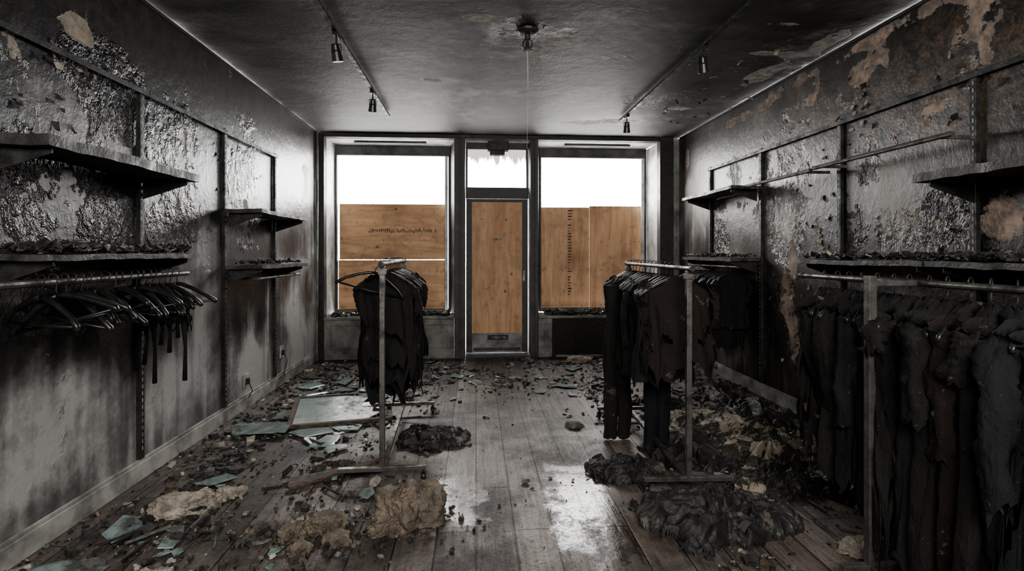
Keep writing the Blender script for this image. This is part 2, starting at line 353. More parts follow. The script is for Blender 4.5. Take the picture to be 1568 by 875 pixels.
m=MB(); m.box(-.135,.685,y0-.02,y0+.08,2.045,2.19,0); m.box(-.135,.685,y0-.01,y0+.07,2.7,2.775,0); m.box(-.135,-.11,y0,y0+.06,2.19,2.7,0); m.box(.66,.685,y0,y0+.06,2.19,2.7,0)
m.box(.15,.42,y0-.12,y0-.011,2.66,2.775,1); m.box(.18,.37,y0-.1,y0-.02,2.6,2.66,1)
m.obj('window_3',[M_frame,M_black],bevel=.004)
m=MB(); m.add([(-.11,y0+.03,2.19),(.66,y0+.03,2.19),(.66,y0+.03,2.7),(-.11,y0+.03,2.7)],[(0,1,2,3)]); m.obj('transom_glass',M_tglass)
m=MB(); m.box(-.135,.685,YB+.01,7.2,0.001,.02); m.obj('door_threshold',M_frame)
for nm,x,s in (('baseboard_left',XL,1),('baseboard_right',XR,-1)):
    m=MB(); xs=sorted((x+s*.001,x+s*.022)); m.box(xs[0],xs[1],YR,YB-.001,0.001,.105); xs=sorted((x+s*.001,x+s*.014)); m.box(xs[0],xs[1],YR,YB-.001,.105,.125)
    m.obj(nm,M_base,bevel=.004)
m=MB(); m.box(XL,XL+.015,YR,YB,H-.02,H); m.box(XR-.015,XR,YR,YB,H-.02,H); m.obj('trim_1',M_black)
m=MB(); m.tube([(XL+.03,6.55,0),(XL+.03,6.55,H)],.012,8); m.tube([(XL+.02,5.05,.13),(XL+.02,5.05,1.1)],.006,6); m.obj('conduit_pipe',M_base,smooth=True)
for y,z in ((5.43,.33),(4.61,.24)):
    m=MB(); m.box(XL+.004,XL+.015,y-.045,y+.045,z-.06,z+.06,0); m.box(XL+.015,XL+.035,y-.02,y+.02,z-.03,z+.02,1)
    m.tube([(XL+.035,y,z-.02),(XL+.07,y-.02,z-.08),(XL+.04,y-.03,.1)],.005,5,1)
    m.obj('power_outlet',[M_greyL,M_char],bevel=.003)

# ---------------------------------------------------------------- shelving
def standard(x,s,y):
    m=MB(); a,b=sorted((x+s*.003,x+s*.028)); m.box(a,b,y-.018,y+.018,.13,2.3,0)
    for i in range(52):
        z=.18+i*.04; a2,b2=sorted((x+s*.0275,x+s*.0295))
        m.box(a2,b2,y-.004,y+.004,z,z+.022,1)
    return m.obj('shelf_upright',[M_dsteel,M_grey])
for y in (2.17,3.19,4.21,5.23): standard(XL,1,y)
for y in (1.55,2.59,3.615,4.67,5.72): standard(XR,-1,y)
def toprail(x,s,y0,y1,z):
    m=MB(); m.beam((x+s*.035,y0,z),(x+s*.035,y1,z),.012,.03); m.obj('shelf_top_rail',M_dsteel,bevel=.002)
toprail(XL,1,1.0,5.24,2.27); toprail(XR,-1,1.0,5.74,2.27)
def shelf(x,s,y0,y1,z,d,mat=M_shelf,th=.03,rough=1):
    nx,ny=8,int((y1-y0)/.03); m=MB(); V=[];F=[]
    for k in (0,1):
        for j in range(ny+1):
            for i in range(nx+1):
                xx=x+s*(.03+(d-.03)*i/nx); yy=y0+(y1-y0)*j/ny
                e=(1 if i==nx else 0)*.006*rough*nz(yy*9,z*3,1)*1.5
                zz=z-(th if k==0 else 0)+.006*nz(yy*2,xx*3,z)+(.004*rough*nz(yy*14,xx*9,z+3))
                V.append((xx+s*e,yy,zz))
    W=(nx+1);N=W*(ny+1)
    for j in range(ny):
        for i in range(nx):
            a=j*W+i; F.append((N+a,N+a+1,N+a+W+1,N+a+W)); F.append((a,a+W,a+W+1,a+1))
    for j in range(ny):
        a=j*W; F.append((a,N+a,N+a+W,a+W)); a=j*W+nx; F.append((a,a+W,N+a+W,N+a))
    for i in range(nx):
        a=i; F.append((a,a+1,N+a+1,N+a)); a=ny*W+i; F.append((a,N+a,N+a+1,a+1))
    m.add(V,F,0)
    for yy in (y0+.06,y1-.08):
        a=x+s*.03; b=x+s*(d-.03)
        m.add([(a,yy-.003,z-th-.11),(a,yy-.003,z-th),(b,yy-.003,z-th),(b,yy-.003,z-th-.025),(a,yy+.003,z-th-.11),(a,yy+.003,z-th),(b,yy+.003,z-th),(b,yy+.003,z-th-.025)],
              [(0,1,2,3),(7,6,5,4),(0,3,7,4),(1,5,6,2),(2,6,7,3),(0,4,5,1)],1)
    return m.obj('wall_shelf',[mat,M_dsteel])
shelf(XL,1,2.15,3.27,1.80,.31,th=.045)
shelf(XL,1,2.15,3.27,1.325,.31,th=.025)
shelf(XL,1,4.19,5.3,1.675,.31); shelf(XL,1,4.19,5.3,1.235,.31)
shelf(XR,-1,1.2,2.66,1.75,.31,th=.045); shelf(XR,-1,4.66,5.8,1.955,.31)
shelf(XR,-1,4.66,5.8,1.285,.31); shelf(XR,-1,2.6,3.68,1.285,.31); shelf(XR,-1,1.2,2.58,1.285,.31)
def hrail(x,s,y0,y1,z,off,r=.012):
    m=MB(); X=x+s*off; m.tube([(X,y0,z),(X,y1,z)],r,10)
    for y in (y0+.08,y1-.08): m.beam((x+s*.03,y,z+.0),(X,y,z),.012,.02)
    return m.obj('hanging_rail',M_steel)
hrail(XL,1,1.1,3.27,1.21,.235,.016); hrail(XL,1,4.3,5.25,1.125,.24); hrail(XR,-1,4.66,5.76,1.2,.25); 
hrail(XR,-1,2.5,3.6,1.94,.23,.014); hrail(XR,-1,3.63,4.72,1.93,.23,.014)

# ---------------------------------------------------------------- fragments
def frag(m,x,y,z,r,h,mi,tilt=.3,k=None,asp=None):
    k=k or random.choice((4,5,5,6)); a0=U(0,6.28); asp=asp or U(.45,1)
    M=Euler((U(-tilt,tilt),U(-tilt,tilt),U(0,6.28))).to_matrix()
    top=[];bot=[]
    for i in range(k):
        a=a0+6.283*(i+U(-.3,.3))/k; rr=r*U(.6,1.1); p=Vector((math.cos(a)*rr,math.sin(a)*rr*asp,0))
        bot.append(M@(p+Vector((0,0,-h/2)))); top.append(M@(p*U(.75,1)+Vector((0,0,h/2))))
    mz=min(v.z for v in bot+top); o=Vector((x,y,z-mz))
    m.add([v+o for v in bot+top],[tuple(reversed(range(k))),tuple(range(k,2*k))]+[(i,(i+1)%k,k+(i+1)%k,k+i) for i in range(k)],mi)
def density(x,y):
    d=.035
    if y>4.6: d+=.4*min(1,(y-4.6)/.9)
    if x<-.3: d+=.2
    if x<-1.45: d+=.6
    if x<-.2 and y<3.3: d+=.4
    if x<-.4 and 4<y<6: d+=.4
    if x>1.0: d+=.4
    if x>1.7: d+=.6
    c=.5+1.6*nz(x*1.5,y*1.5,3)+.8*nz(x*4,y*4,9)
    return min(1,d*max(.12,c*1.5))
m=MB(); n=0
while n<11500:
    x=U(XL+.03,XR-.03); y=U(1.3,6.58)
    if R()>density(x,y): continue
    n+=1; q=R(); r=.004+.020*q**4+ (.025*R() if R()<.03 else 0)
    frag(m,x,y,.0005,r,r*U(.2,.8),random.choices((0,1,2,3,4),(11,4,1.6,.8,.6))[0],.45)
for i in range(460):
    while True:
        x=U(XL+.08,XR-.08); y=U(1.8,6.5)
        if R()<density(x,y)**1.6: break
    r=U(.02,.055); frag(m,x,y,.0005,r,r*U(.15,.6),random.choices((0,1,2,3,4),(8,3,2.,.8,1.))[0],.35)
m.obj('rubble_debris',[M_char,M_ash,M_plas,M_cream,M_wood])
m=MB()
for i in range(150):
    while True:
        x=U(XL+.15,XR-.15); y=U(2.0,6.4)
        if R()<density(x,y)**1.5: break
    a=U(0,6.28); L=U(.05,.2); z=U(.008,.03); x1=min(max(x+math.cos(a)*L,XL+.05),XR-.05)
    m.beam((x,y,z),(x1,y+math.sin(a)*L,z+U(0,.03)),U(.006,.02),U(.004,.012),random.choice((0,0,1,2)))
m.beam((-1.05,3.0,.02),(-.55,3.35,.035),.05,.015,1); m.beam((-1.2,3.05,.015),(-.8,3.2,.03),.03,.012,2)
m.obj('charred_lath_strips',[M_char,M_wood,M_ash])
def crumbs(name,x0,x1,y0,y1,z,N,hmax=.05,rmax=.025,mats=None):
    m=MB()
    for i in range(N):
        y=U(y0,y1); x=U(x0,x1); e=.5+.5*nz(y*4,x*3,z*7)
        r=U(.004,rmax); frag(m,x,y,z+hmax*R()*max(0,e)*.6,r,r*U(.15,.5),random.choices((0,1,2),(8,1.6,.4))[0],.7)
    return m.obj(name,mats or [M_char,M_ash,M_plas])
crumbs('charred_shelf_debris',XL+.05,XL+.29,2.2,3.2,1.33,700,.06,.035)
crumbs('charred_shelf_debris',XL+.05,XL+.29,4.25,5.2,1.24,220,.03,.03)
crumbs('charred_shelf_debris',XR-.29,XR-.05,1.3,3.65,1.29,1000,.06,.035)
crumbs('charred_shelf_debris',XR-.29,XR-.05,4.7,5.75,1.29,300,.045,.03)
crumbs('windowsill_debris',-1.8,-.35,6.62,6.9,.532,420,.07,.045,[M_char,M_char,M_cream])
crumbs('windowsill_debris',.9,2.3,6.62,6.9,.532,520,.08,.05,[M_char,M_char,M_plas])

m=MB()
def shard(x,y,r,z=.002,tilt=.05,th=.005,asp=None):
    frag(m,x,y,z,r,th,0,tilt,random.choice((3,4,5,5)),asp or U(.5,.9))
for x,y,r in ((-1.58,4.0,.32),(-1.45,4.35,.2),(-1.2,3.9,.2),(-.98,4.05,.18),(-1.45,4.8,.26),(-1.3,5.05,.24),(-1.05,4.85,.24),(-1.65,5.3,.17),(-1.68,2.6,.18),(-1.5,3.1,.13),(-1.05,3.75,.16),(-1.3,5.4,.2),(-1.66,2.25,.2),(.9,5.1,.12),(1.35,5.5,.18),(1.1,5.9,.16),(-1.2,4.6,.24),(-.85,5.2,.2),(-.95,3.6,.12),(-1.5,5.0,.2),(-.75,5.4,.18),(-.2,5.6,.12),(.4,5.5,.12)): shard(x,y,r,.014,.06,.006,U(.6,.9))
for i in range(320):
    q=R()
    if q<.5: x=random.gauss(-1.2,.35);y=random.gauss(4.6,.55)
    elif q<.92: x=U(-1.7,2.3); y=random.gauss(5.7,.45)
    else: x=random.gauss(-1.2,.4); y=random.gauss(2.6,.4)
    if XL+.14<x<XR-.14 and 1.5<y<6.4: shard(x,y,.01+.1*R()**2.4,.001+.012*R(),.2,.004)
m.obj('broken_glass_shards',M_glass)
m=MB(); c=Vector((-1.1,4.35,.0)); 
def pp(u,v,h=0):
    a=math.radians(12); x=u*math.cos(a)-v*math.sin(a); y=u*math.sin(a)+v*math.cos(a); return (c.x+x,c.y+y,.03+.1*(v+.3)+h)
m.beam(pp(-.36,-.28),pp(.38,-.28),.035,.025,0); m.beam(pp(-.36,-.28),pp(-.36,.3),.035,.025,0); m.beam(pp(-.36,.3),pp(.1,.3),.035,.025,0); m.beam(pp(.38,-.28),pp(.38,.05),.035,.025,0)
g=[pp(-.34,-.26),pp(.2,-.26),pp(.36,-.1),pp(.15,.02),pp(.22,.2),pp(0,.28),pp(-.34,.28)]
g2=[(x,y,z+.005) for x,y,z in g]; k=len(g)
m.add(g+g2,[tuple(reversed(range(k))),tuple(range(k,2*k))]+[(i,(i+1)%k,k+(i+1)%k,k+i) for i in range(k)],1)
m.obj('broken_window_pane',[M_wood,M_glass])

def lump(name,cx,cy,rx,ry,h,seed,mat,rough=.35,flat=.6,rot=0):
    bm=bmesh.new(); bmesh.ops.create_icosphere(bm,subdivisions=6,radius=1)
    for v in bm.verts:
        p=v.co.copy(); q=Vector((p.x*1.6+seed,p.y*1.6,p.z*1.6))
        d=1+rough*(noise.noise(q)+.5*abs(noise.noise(q*2.3))-.35*abs(noise.noise(q*4))+.12*noise.noise(q*9))
        x=p.x*d*rx; y=p.y*d*ry; z=p.z*d
        if z>flat: z=flat+(z-flat)*.3
        z=max(z,-.25); z=(z+.25)/(flat+.3)*h
        if z>.008:
            w=Vector((x*9+seed,y*9,z*9)); z*=1+.45*noise.noise(w*.8)
            z+=.010*noise.noise(w*1.6)-.018*abs(noise.noise(w*2.2))-.008*abs(noise.noise(w*5))+.003*noise.noise(w*9); x+=.008*noise.noise(w*2+Vector((7,0,0))); y+=.008*noise.noise(w*2+Vector((0,7,0)))
        v.co=(x,y,max(z,0.0))
    me=bpy.data.meshes.new(name); bm.to_mesh(me); bm.free(); me.materials.append(mat)
    me.polygons.foreach_set('use_smooth',[True]*len(me.polygons))
    o=bpy.data.objects.new(name,me); o.location=(cx,cy,.001); o.rotation_euler=(0,0,rot); COL.objects.link(o); return o
PC='fallen_plaster_chunk'
lump(PC,-.34,2.64,.17,.13,.14,1,M_mud,.35,.5); lump(PC,-.42,2.52,.08,.06,.06,2,M_mud,.5)
lump(PC,-.72,2.58,.09,.07,.075,5,M_mud,.4); lump(PC,-.86,2.5,.06,.05,.06,6,M_mud,.4)
lump(PC,-.64,2.44,.06,.05,.055,8,M_mud,.4); lump(PC,-.78,2.38,.05,.045,.045,9,M_mud,.4)
lump(PC,-1.5,2.82,.17,.10,.07,12,M_plas,.35,.4,.3); lump(PC,-1.34,2.97,.07,.05,.04,13,M_plas,.35,.4,.3)
lump(PC,-1.3,2.2,.07,.05,.04,15,M_plas,.4); lump(PC,-1.45,2.1,.08,.05,.04,16,M_plas,.4)
lump(PC,1.72,2.22,.1,.06,.05,18,M_plas,.4); lump(PC,1.25,6.3,.16,.1,.06,19,M_plas,.4,.4); lump(PC,.75,3.95,.06,.05,.04,20,M_ash,.4)
m=MB()
for (cx,cy,s0,N,mi) in ((-.34,2.64,.2,140,0),(-.74,2.5,.17,180,0),(-1.5,2.82,.17,120,1),(-1.35,2.15,.14,90,1)):
    for i in range(N):
        r=.004+.02*R()**2; frag(m,max(XL+.06,cx+random.gauss(0,s0)),cy+random.gauss(0,s0*.8),.001,r,r*U(.5,1),mi if R()<.4 else 2,.6)
m.obj('plaster_crumbs',[M_mud,M_plas,M_char])

def sab(x): return math.sqrt(x*x+.003)-.02
def heap(name,cx,cy,rx,ry,h,seed,mat,rot=0,n=150):
    rs=random.Random(int(seed*13)); K=[(rs.uniform(-.7,.7),rs.uniform(-.7,.7),rs.uniform(0,3.14),rs.uniform(-.12,.2)) for _ in range(6)]
    V=[];F=[];N=n; keep={}
    for i in range(N+1):
        for j in range(N+1):
            u=-1+2*i/N; v=-1+2*j/N; r=math.hypot(u,v)
            q=Vector((u*1.5+seed,v*1.5,seed*.7)); wx=.35*noise.noise(q*1.6); wy=.35*noise.noise(q*1.6+Vector((9,0,0)))
            uu=u+wx; vv=v+wy
            ds=sorted(((math.hypot(uu-k[0],vv-k[1]),k) for k in K),key=lambda a:a[0]); d0,k0=ds[0]; d1,k1=ds[1]
            wgt=min(1,max(0,(d1-d0)/.10)); 
            def fold(k):
                ca,sa=math.cos(k[2]),math.sin(k[2]); a=uu*ca+vv*sa; b=-uu*sa+vv*ca
                b+=.4*noise.noise(Vector((a*1.9+seed,b*1.2,k[2])))
                return 1-sab(noise.noise(Vector((a*1.2+seed,b*5.0,k[2]*5))))*2.6 + .55*(1-sab(noise.noise(Vector((a*3.2,b*11+seed,k[2]*3))))*2.4)-.35 + k[3]*2.2
            fo=fold(k0)*(.5+.5*wgt)+fold(k1)*(.5-.5*wgt); groove=-.35*(1-wgt)**2
            at=math.atan2(v,u)
            edge=1+.42*noise.noise(Vector((math.cos(at)*1.6+seed,math.sin(at)*1.6,0)))+.2*noise.noise(Vector((uu*5+seed,vv*5,0)))
            rr=r/edge*1.15; e=max(0,1-rr*rr)
            z=h*((e**.5)*.55+(e**.25)*.40*(fo+groove)*.9)
            keep[i,j]=rr<1.02
            V.append(((u+.25*wx)*rx*1.2,(v+.25*wy)*ry*1.2,max(z,0.0)+.001))
    for i in range(N):
        for j in range(N):
            if keep[i,j] and keep[i+1,j] and keep[i,j+1] and keep[i+1,j+1]: F.append((i*(N+1)+j,(i+1)*(N+1)+j,(i+1)*(N+1)+j+1,i*(N+1)+j+1))
    me=bpy.data.meshes.new(name); me.from_pydata(V,[],F); me.materials.append(mat); me.polygons.foreach_set('use_smooth',[True]*len(F)); me.update()
    bm=bmesh.new(); bm.from_mesh(me); bmesh.ops.delete(bm,geom=[v for v in bm.verts if not v.link_faces],context='VERTS'); bm.to_mesh(me); bm.free()
    o=bpy.data.objects.new(name,me); o.location=(cx,cy,0.001); o.rotation_euler=(0,0,rot); COL.objects.link(o)
    return o
PN='burnt_clothing_pile'
heap(PN,-.32,3.72,.25,.2,.09,1,F_pile); heap(PN,1.17,2.52,.31,.27,.14,2,F_pile); heap(PN,.9,3.12,.26,.19,.09,3,F_pile)
heap(PN,1.45,3.35,.32,.3,.12,4,F_pile); heap(PN,2.0,3.35,.36,.34,.16,5,F_pile2); heap(PN,1.72,2.9,.22,.2,.1,6,F_pile)
heap(PN,2.25,4.0,.25,.36,.15,7,F_pile); heap(PN,1.8,3.95,.32,.25,.09,8,F_pile2); heap(PN,2.15,2.75,.25,.25,.12,9,F_pile); heap(PN,1.48,2.88,.18,.12,.06,10,F_pile2); heap(PN,2.2,4.75,.24,.27,.1,11,F_pile)
heap(PN,-.85,3.28,.17,.08,.05,12,F_pile2); heap(PN,1.6,4.5,.22,.18,.06,13,F_pile)

# ---------------------------------------------------------------- hangers, clothes, racks
def hanger(m,x,y,zr,yaw=0,roll=0,w=.21,mi=0,r=.006,bar=True):
    M=Matrix.Translation((x,y,zr))@Matrix.Rotation(yaw,4,'Z')@Matrix.Rotation(roll,4,'Y')
    T=lambda p:M@Vector(p)
    hk=[T((.019*math.cos(math.radians(d)),0,.002+.019*math.sin(math.radians(d)))) for d in range(190,-60,-30)]+[T((0,0,-.045)),T((0,0,-.075))]
    m.tube(hk,.0025,5,1)
    arm=lambda s:[T((0,0,-.07)),T((s*.03,0,-.075)),T((s*.09,0,-.10)),T((s*.16,0,-.14)),T((s*w,0,-.175)),T((s*(w+.008),0,-.19))]
    for s in (-1,1): m.tube(arm(s),[r*1.2,r*1.4,r*1.3,r*1.2,r*1.5,r],6,mi)
    if bar: m.tube([T((-w*.93,0,-.178)),T((0,0,-.185)),T((w*.93,0,-.178))],r*.7,5,mi)
def garment(m,x,y,zt,yaw,w,L,seed,mi,sleeve=.5,tat=.1,th=.035,lean=0):
    M=Matrix.Translation((x,y,zt))@Matrix.Rotation(yaw,4,'Z')@Matrix.Rotation(lean,4,'Y')
    nc=64;nr=44;hw0=.05;V=[];F=[];hw=w/2;drop=.095
    for j in range(nr):
        for i in range(nc):
            a=2*math.pi*i/nc; ca,sa=math.cos(a),math.sin(a)
            cx=math.copysign(abs(ca)**.75,ca)
            if j<9:
                q=j/8; W=hw0+(hw-hw0)*q; t=.018+(th-.018)*q
                px=cx*W; ax=abs(px); pz=-drop*(max(0,ax-hw0*.6)/(hw-hw0*.6))**.85-.012*q*(1-abs(ca))*1.5 - (.03*q if j==8 else .012*q)
            else:
                q=(j-8)/(nr-9); ll=(L-drop)*(1+tat*1.0*noise.noise(Vector((ca*2.6+seed,sa*2.6,seed*1.3)))+tat*.8*noise.noise(Vector((ca*9+seed,sa*9,3))))
                W=hw*(.93-.13*math.sin(min(q*1.3,1)*math.pi)+.04*q+.1*noise.noise(Vector((q*2.2,seed,0)))); t=th*(1+.5*q)
                px=cx*W; pz0=-drop*(max(0,abs(px)-hw0*.6)/(hw-hw0*.6))**.85*(1-q) -.042; pz=pz0*(1-q)+(-drop-ll)*q
            f=min(1,j/16)
            n1=noise.noise(Vector((px*13+seed*2,sa*1.2,pz*1.3+seed))); n2=noise.noise(Vector((px*34+seed,sa*2,pz*2.5)))
            n3=noise.noise(Vector((px*9+pz*6+seed,sa,pz*9)))
            rd=(1-2.8*abs(n1))
            py=(math.copysign(abs(sa)**.8,sa))*t*(1+f*.75*rd+.4*f*n2+.45*f*n3)+f*.045*noise.noise(Vector((px*4+seed,seed,pz*1.5)))
            V.append(M@Vector((px+.022*n1*f+.012*n3*f,py,pz+.004*n2)))
    for j in range(nr-1):
        for i in range(nc):
            a=(j*nc+i,j*nc+(i+1)%nc,(j+1)*nc+(i+1)%nc,(j+1)*nc+i)
            if tat>.12 and j>nr*.5 and noise.noise(Vector((i*.2+seed,j*.2,seed)))>.66-.45*(j/nr): continue
            F.append(a)
    m.add(V,F,mi)
    if sleeve>0:
        for s in (-1,1):
            ns=26;n2_=20;V=[];F=[]; sl=sleeve*U(.75,1.08); sw=U(-.05,.03); fy=U(-.06,.06); bend=U(.0,.025)
            for j in range(ns):
                q=j/(ns-1); r=.052*(1-.2*q)*(1+.15*noise.noise(Vector((q*4,seed,s))))
                c=Vector((s*(hw-.05+.02*math.sin(min(q*3,1)*1.57)+sw*q+bend*math.sin(q*3.1)),fy*q+.03*noise.noise(Vector((q*3,seed,s))),-drop*.72-sl*q))
                for i in range(n2_):
                    a=2*math.pi*i/n2_; ca,sa=math.cos(a),math.sin(a)
                    fo=1+.6*noise.noise(Vector((ca*2.4+seed,sa*2.4+s,q*3)))+.35*noise.noise(Vector((ca*2+sa*2+seed,sa*3,q*18)))
                    tilt=.5*(1-min(q*5,1)); rag=(.02+tat*.3)*nz(ca*3,sa*3,seed)*max(0,(q-.8)*5)
                    V.append(M@(c+Vector((ca*r*.5*fo,sa*r*.9*fo,-ca*s*r*tilt*1.3+rag))))
            for j in range(ns-1):
                for i in range(n2_): F.append((j*n2_+i,j*n2_+(i+1)%n2_,(j+1)*n2_+(i+1)%n2_,(j+1)*n2_+i))
            F.append(tuple(range(n2_))); m.add(V,F,mi)
def trousers(m,x,y,zt,yaw,L,seed,mi,w=.3):
    M=Matrix.Translation((x,y,zt))@Matrix.Rotation(yaw,4,'Z')
    nc=28;nr=50
    for s in (-1,1):
        V=[];F=[]
        for j in range(nr):
            q=j/(nr-1)
            for i in range(nc):
                a=2*math.pi*i/nc; ca,sa=math.cos(a),math.sin(a)
                r=(w*.27)*(1-.15*q)*(1+.1*noise.noise(Vector((q*5,seed,s))))
                fo=1+.3*noise.noise(Vector((ca*2.4+seed,sa*2.4+s,q*3)))+.12*noise.noise(Vector((ca*6+seed,sa*6+s,q*12)))
                cx=s*w*(.22+.02*q)+.03*noise.noise(Vector((q*3,seed,s)))
                V.append(M@Vector((cx+ca*r*fo,sa*r*.55*fo+.02*noise.noise(Vector((q*3+seed,s,1))),-L*q*(1+.03*nz(ca*2,sa*2,seed)))))
        for j in range(nr-1):
            for i in range(nc): F.append((j*nc+i,j*nc+(i+1)%nc,(j+1)*nc+(i+1)%nc,(j+1)*nc+i))
        F.append(tuple(range(nc))); F.append(tuple(reversed(range((nr-1)*nc,nr*nc)))); m.add(V,F,mi)
def caster(m,x,y,z):
    m.tube([(x,y,z),(x,y,.05)],.008,8,1); m.box(x-.014,x-.010,y-.02,y+.025,.022,.058,1); m.box(x+.010,x+.014,y-.02,y+.025,.022,.058,1)
    m.tube([(x-.009,y+.008,.026),(x+.009,y+.008,.026)],.0255,16,2)
def rack(a,b,z,foot=.25,extra=(0,0)):
    a=Vector((*a,0));b=Vector((*b,0));d=(b-a).normalized();r=Vector((d.y,-d.x,0)); m=MB()
    up=Vector((0,0,1)); B=.085
    for p in (a,b):
        m.beam(p+up*B,p+up*(z-.012),.03,.03,0,up=(0,1,0)); m.beam(p-r*foot+up*B,p+r*foot+up*B,.03,.025,0)
        m.box(p.x-.022,p.x+.022,p.y-.022,p.y+.022,z-.06,z-.03,0)
        for s in (-1,1): q=p+r*foot*s*.94; caster(m,q.x,q.y,B-.01)
    m.beam(a+up*B+d*.015,b+up*B-d*.015,.028,.025,0)
    m.tube([a+up*z-d*extra[0],b+up*z+d*extra[1]],.0125,12,0)
    m.tube([a+up*z-d*extra[0],a+up*z-d*(extra[0]-.02)],.017,12,1) ; m.tube([b+up*z+d*extra[1],b+up*z+d*(extra[1]-.02)],.017,12,1)
    return m.obj('clothing_rack',[M_steel,M_dsteel,M_hang],bevel=.002)
rack((-.54,3.06),(-.595,4.36),1.266,extra=(.06,.06))
rack((1.17,2.81),(1.22,4.12),1.245,extra=(.06,.06))
m=MB(); RX=1.76; PX=1.56; z=1.21; B=.085
for y in (1.97,.55):
    m.beam((PX,y,B),(PX,y,z+.03),.032,.032,0,up=(0,1,0)); m.beam((PX,y,z),(RX+.01,y,z),.022,.022,0); m.beam((PX-.12,y,B),(PX+.45,y,B),.03,.025,0)
    for q in (PX-.1,PX+.43): caster(m,q,y,B-.01)
m.beam((PX,.56,B),(PX,1.96,B),.028,.025,0); m.tube([(RX,.4,z),(RX,2.72,z)],.0135,12,0); m.tube([(RX,2.70,z),(RX,2.725,z)],.018,12,1)
m.obj('clothing_rack',[M_steel,M_dsteel,M_hang],bevel=.002)
def row(pts,zr,wr,Lr,mats,yawr=(-.15,.15),sl=(.4,.55),tatp=.4,full=.8,Lf=None):
    m=MB(); hm=MB(); s=random.randint(0,99)
    for i,(x,y) in enumerate(pts):
        yaw=U(*yawr); w=U(*wr); L=U(*Lr) if Lf is None else Lf(y)*U(.93,1.05); hanger(hm,x,y,zr+.012,yaw,0,w/2-.005,0,.0065,False)
        garment(m,x,y,zr-.052,yaw,w,L,s+i*3.7,mats[i%len(mats)],U(*sl) if R()<full else .2,(U(.2,.35) if R()<tatp else .08),U(.03,.042),U(-.05,.05))
    return m,hm
def put(m,hm):
    e=empty('hanging_clothes'); m.obj('garments',FB,smooth=True,parent=e); hm.obj('hangers',[M_hang,M_dsteel],smooth=True,parent=e)
pts=[(-.565-.042*(y-3.3),y) for y in np.linspace(3.34,4.2,11)]
m,hm=row(pts,1.266,(.36,.43),(.52,.8),[0,1,0,4,0,3],(-.25,.25),(.2,.42),.5)
hanger(hm,-.6,3.25,1.278,.1,.25,.2,0,.008); put(m,hm)
pts=[(1.17+.04*(y-2.8),y) for y in np.linspace(3.0,4.08,13)]
m,hm=row(pts,1.245,(.36,.46),(.45,.7),[3,0,0,1,3,2,0],(-.35,.35),(.3,.5),.6); put(m,hm)
m=MB(); trousers(m,1.0,3.66,1.1,.1,1.08,3,0,.2); trousers(m,1.22,3.45,1.1,.2,1.08,8,1,.2); m.obj('hanging_trousers',FB,smooth=True)
pts=[(XR-.25,y) for y in np.linspace(4.78,5.6,9)]
m,hm=row(pts,1.2,(.36,.42),(.5,.78),[0,0,1],(-.2,.2),(.3,.5),.6); put(m,hm)
pts=[(RX+U(-.01,.01),y) for y in np.linspace(.9,2.52,20)]
m,hm=row(pts,z,(.40,.46),(.62,.92),[1,0,3,0,2,0,1,0],(.35,.7),(.45,.66),.45,Lf=lambda y:.72+.36*min(1,max(0,(2.5-y)/.7))); put(m,hm)
hm=MB()
for i in range(19):
    y=2.2+i*.052+U(-.01,.01); hanger(hm,XL+.245,y,1.224,U(-.5,.15),U(-.25,.25),U(.19,.22),0,.009)
for y in (1.55,1.66,1.78): hanger(hm,XL+.24,y,1.224,U(-.3,.3),U(-.2,.2),.21,0,.009)
hm.obj('clothes_hangers',[M_hang,M_dsteel],smooth=True)
m=MB(); garment(m,XL+.25,3.0,1.15,.1,.3,.22,4,0,0,.6,.03); 
for i in range(7):
    x=XL+.12+i*.04; L=U(.1,.42); m.tube([(x,3.0,1.0),(x+.01,3.0,1.0-L*.5),(x-.01+U(-.01,.02),3.01,1.0-L)],[.02,.008,.012],6,0)
m.obj('burnt_rag',FB,smooth=True)
m=MB()
for i in range(9):
    x=-.58+U(-.18,.18); y=U(3.5,4.0); zz_=U(.5,.6); L=U(.12,.25); m.tube([(x,y,zz_),(x+U(-.01,.01),y,zz_-L*.5),(x+U(-.03,.03),y,zz_-L)],[.02,.012,.004],6,random.choice((0,3,4)))
m.obj('burnt_rag',FB,smooth=True)

# ---------------------------------------------------------------- ceiling fittings
def track(x0,x1,heads):
    m=MB(); y0,y1=1.2,5.68; zt=H-.02
    m.beam((x0,y0,zt-.012),(x1,y1,zt-.012),.034,.02,0)
    for y,lean in heads:
        x=x0+(x1-x0)*(y-y0)/(y1-y0)
        m.box(x-.016,x+.016,y-.05,y+.05,zt-.045,zt-.022,1)
        m.tube([(x,y,zt-.045),(x,y,zt-.09)],.007,8,1)
        m.beam((x-.03,y,zt-.09),(x+.03,y,zt-.09),.012,.008,1)
        for s in (-1,1): m.beam((x+s*.03,y,zt-.09),(x+s*.03,y,zt-.15),.01,.004,1,up=(1,0,0))
        d=Vector((lean*.5,.25,-1)).normalized(); c=Vector((x,y,zt-.14))
        m.tube([c-d*.05,c-d*.045,c-d*.01,c,c+d*.06,c+d*.062],[.012,.022,.026,.03,.037,.034],14,1)
    return m.obj('track_lighting',[M_dsteel,M_hang],bevel=.001)
track(-.92,-.935,[(3.55,.2),(4.8,-.2)]); track(1.61,1.595,[(3.6,.4),(5.45,.1)])
m=MB(); c=(.345,3.5)
m.tube([(c[0],c[1],H+.0),(c[0],c[1],H-.012),(c[0],c[1],H-.026),(c[0],c[1],H-.03)],[.075,.07,.05,.02],24,0)
m.tube([(c[0],c[1],H-.03),(c[0],c[1],H-.065)],.018,12,0)
for s in (-1,1): m.tube([(c[0]+s*.012,c[1],H-.06),(c[0]+s*.03,c[1],H-.08),(c[0]+s*.03,c[1],H-.11),(c[0],c[1],H-.135)],.006,6,0)
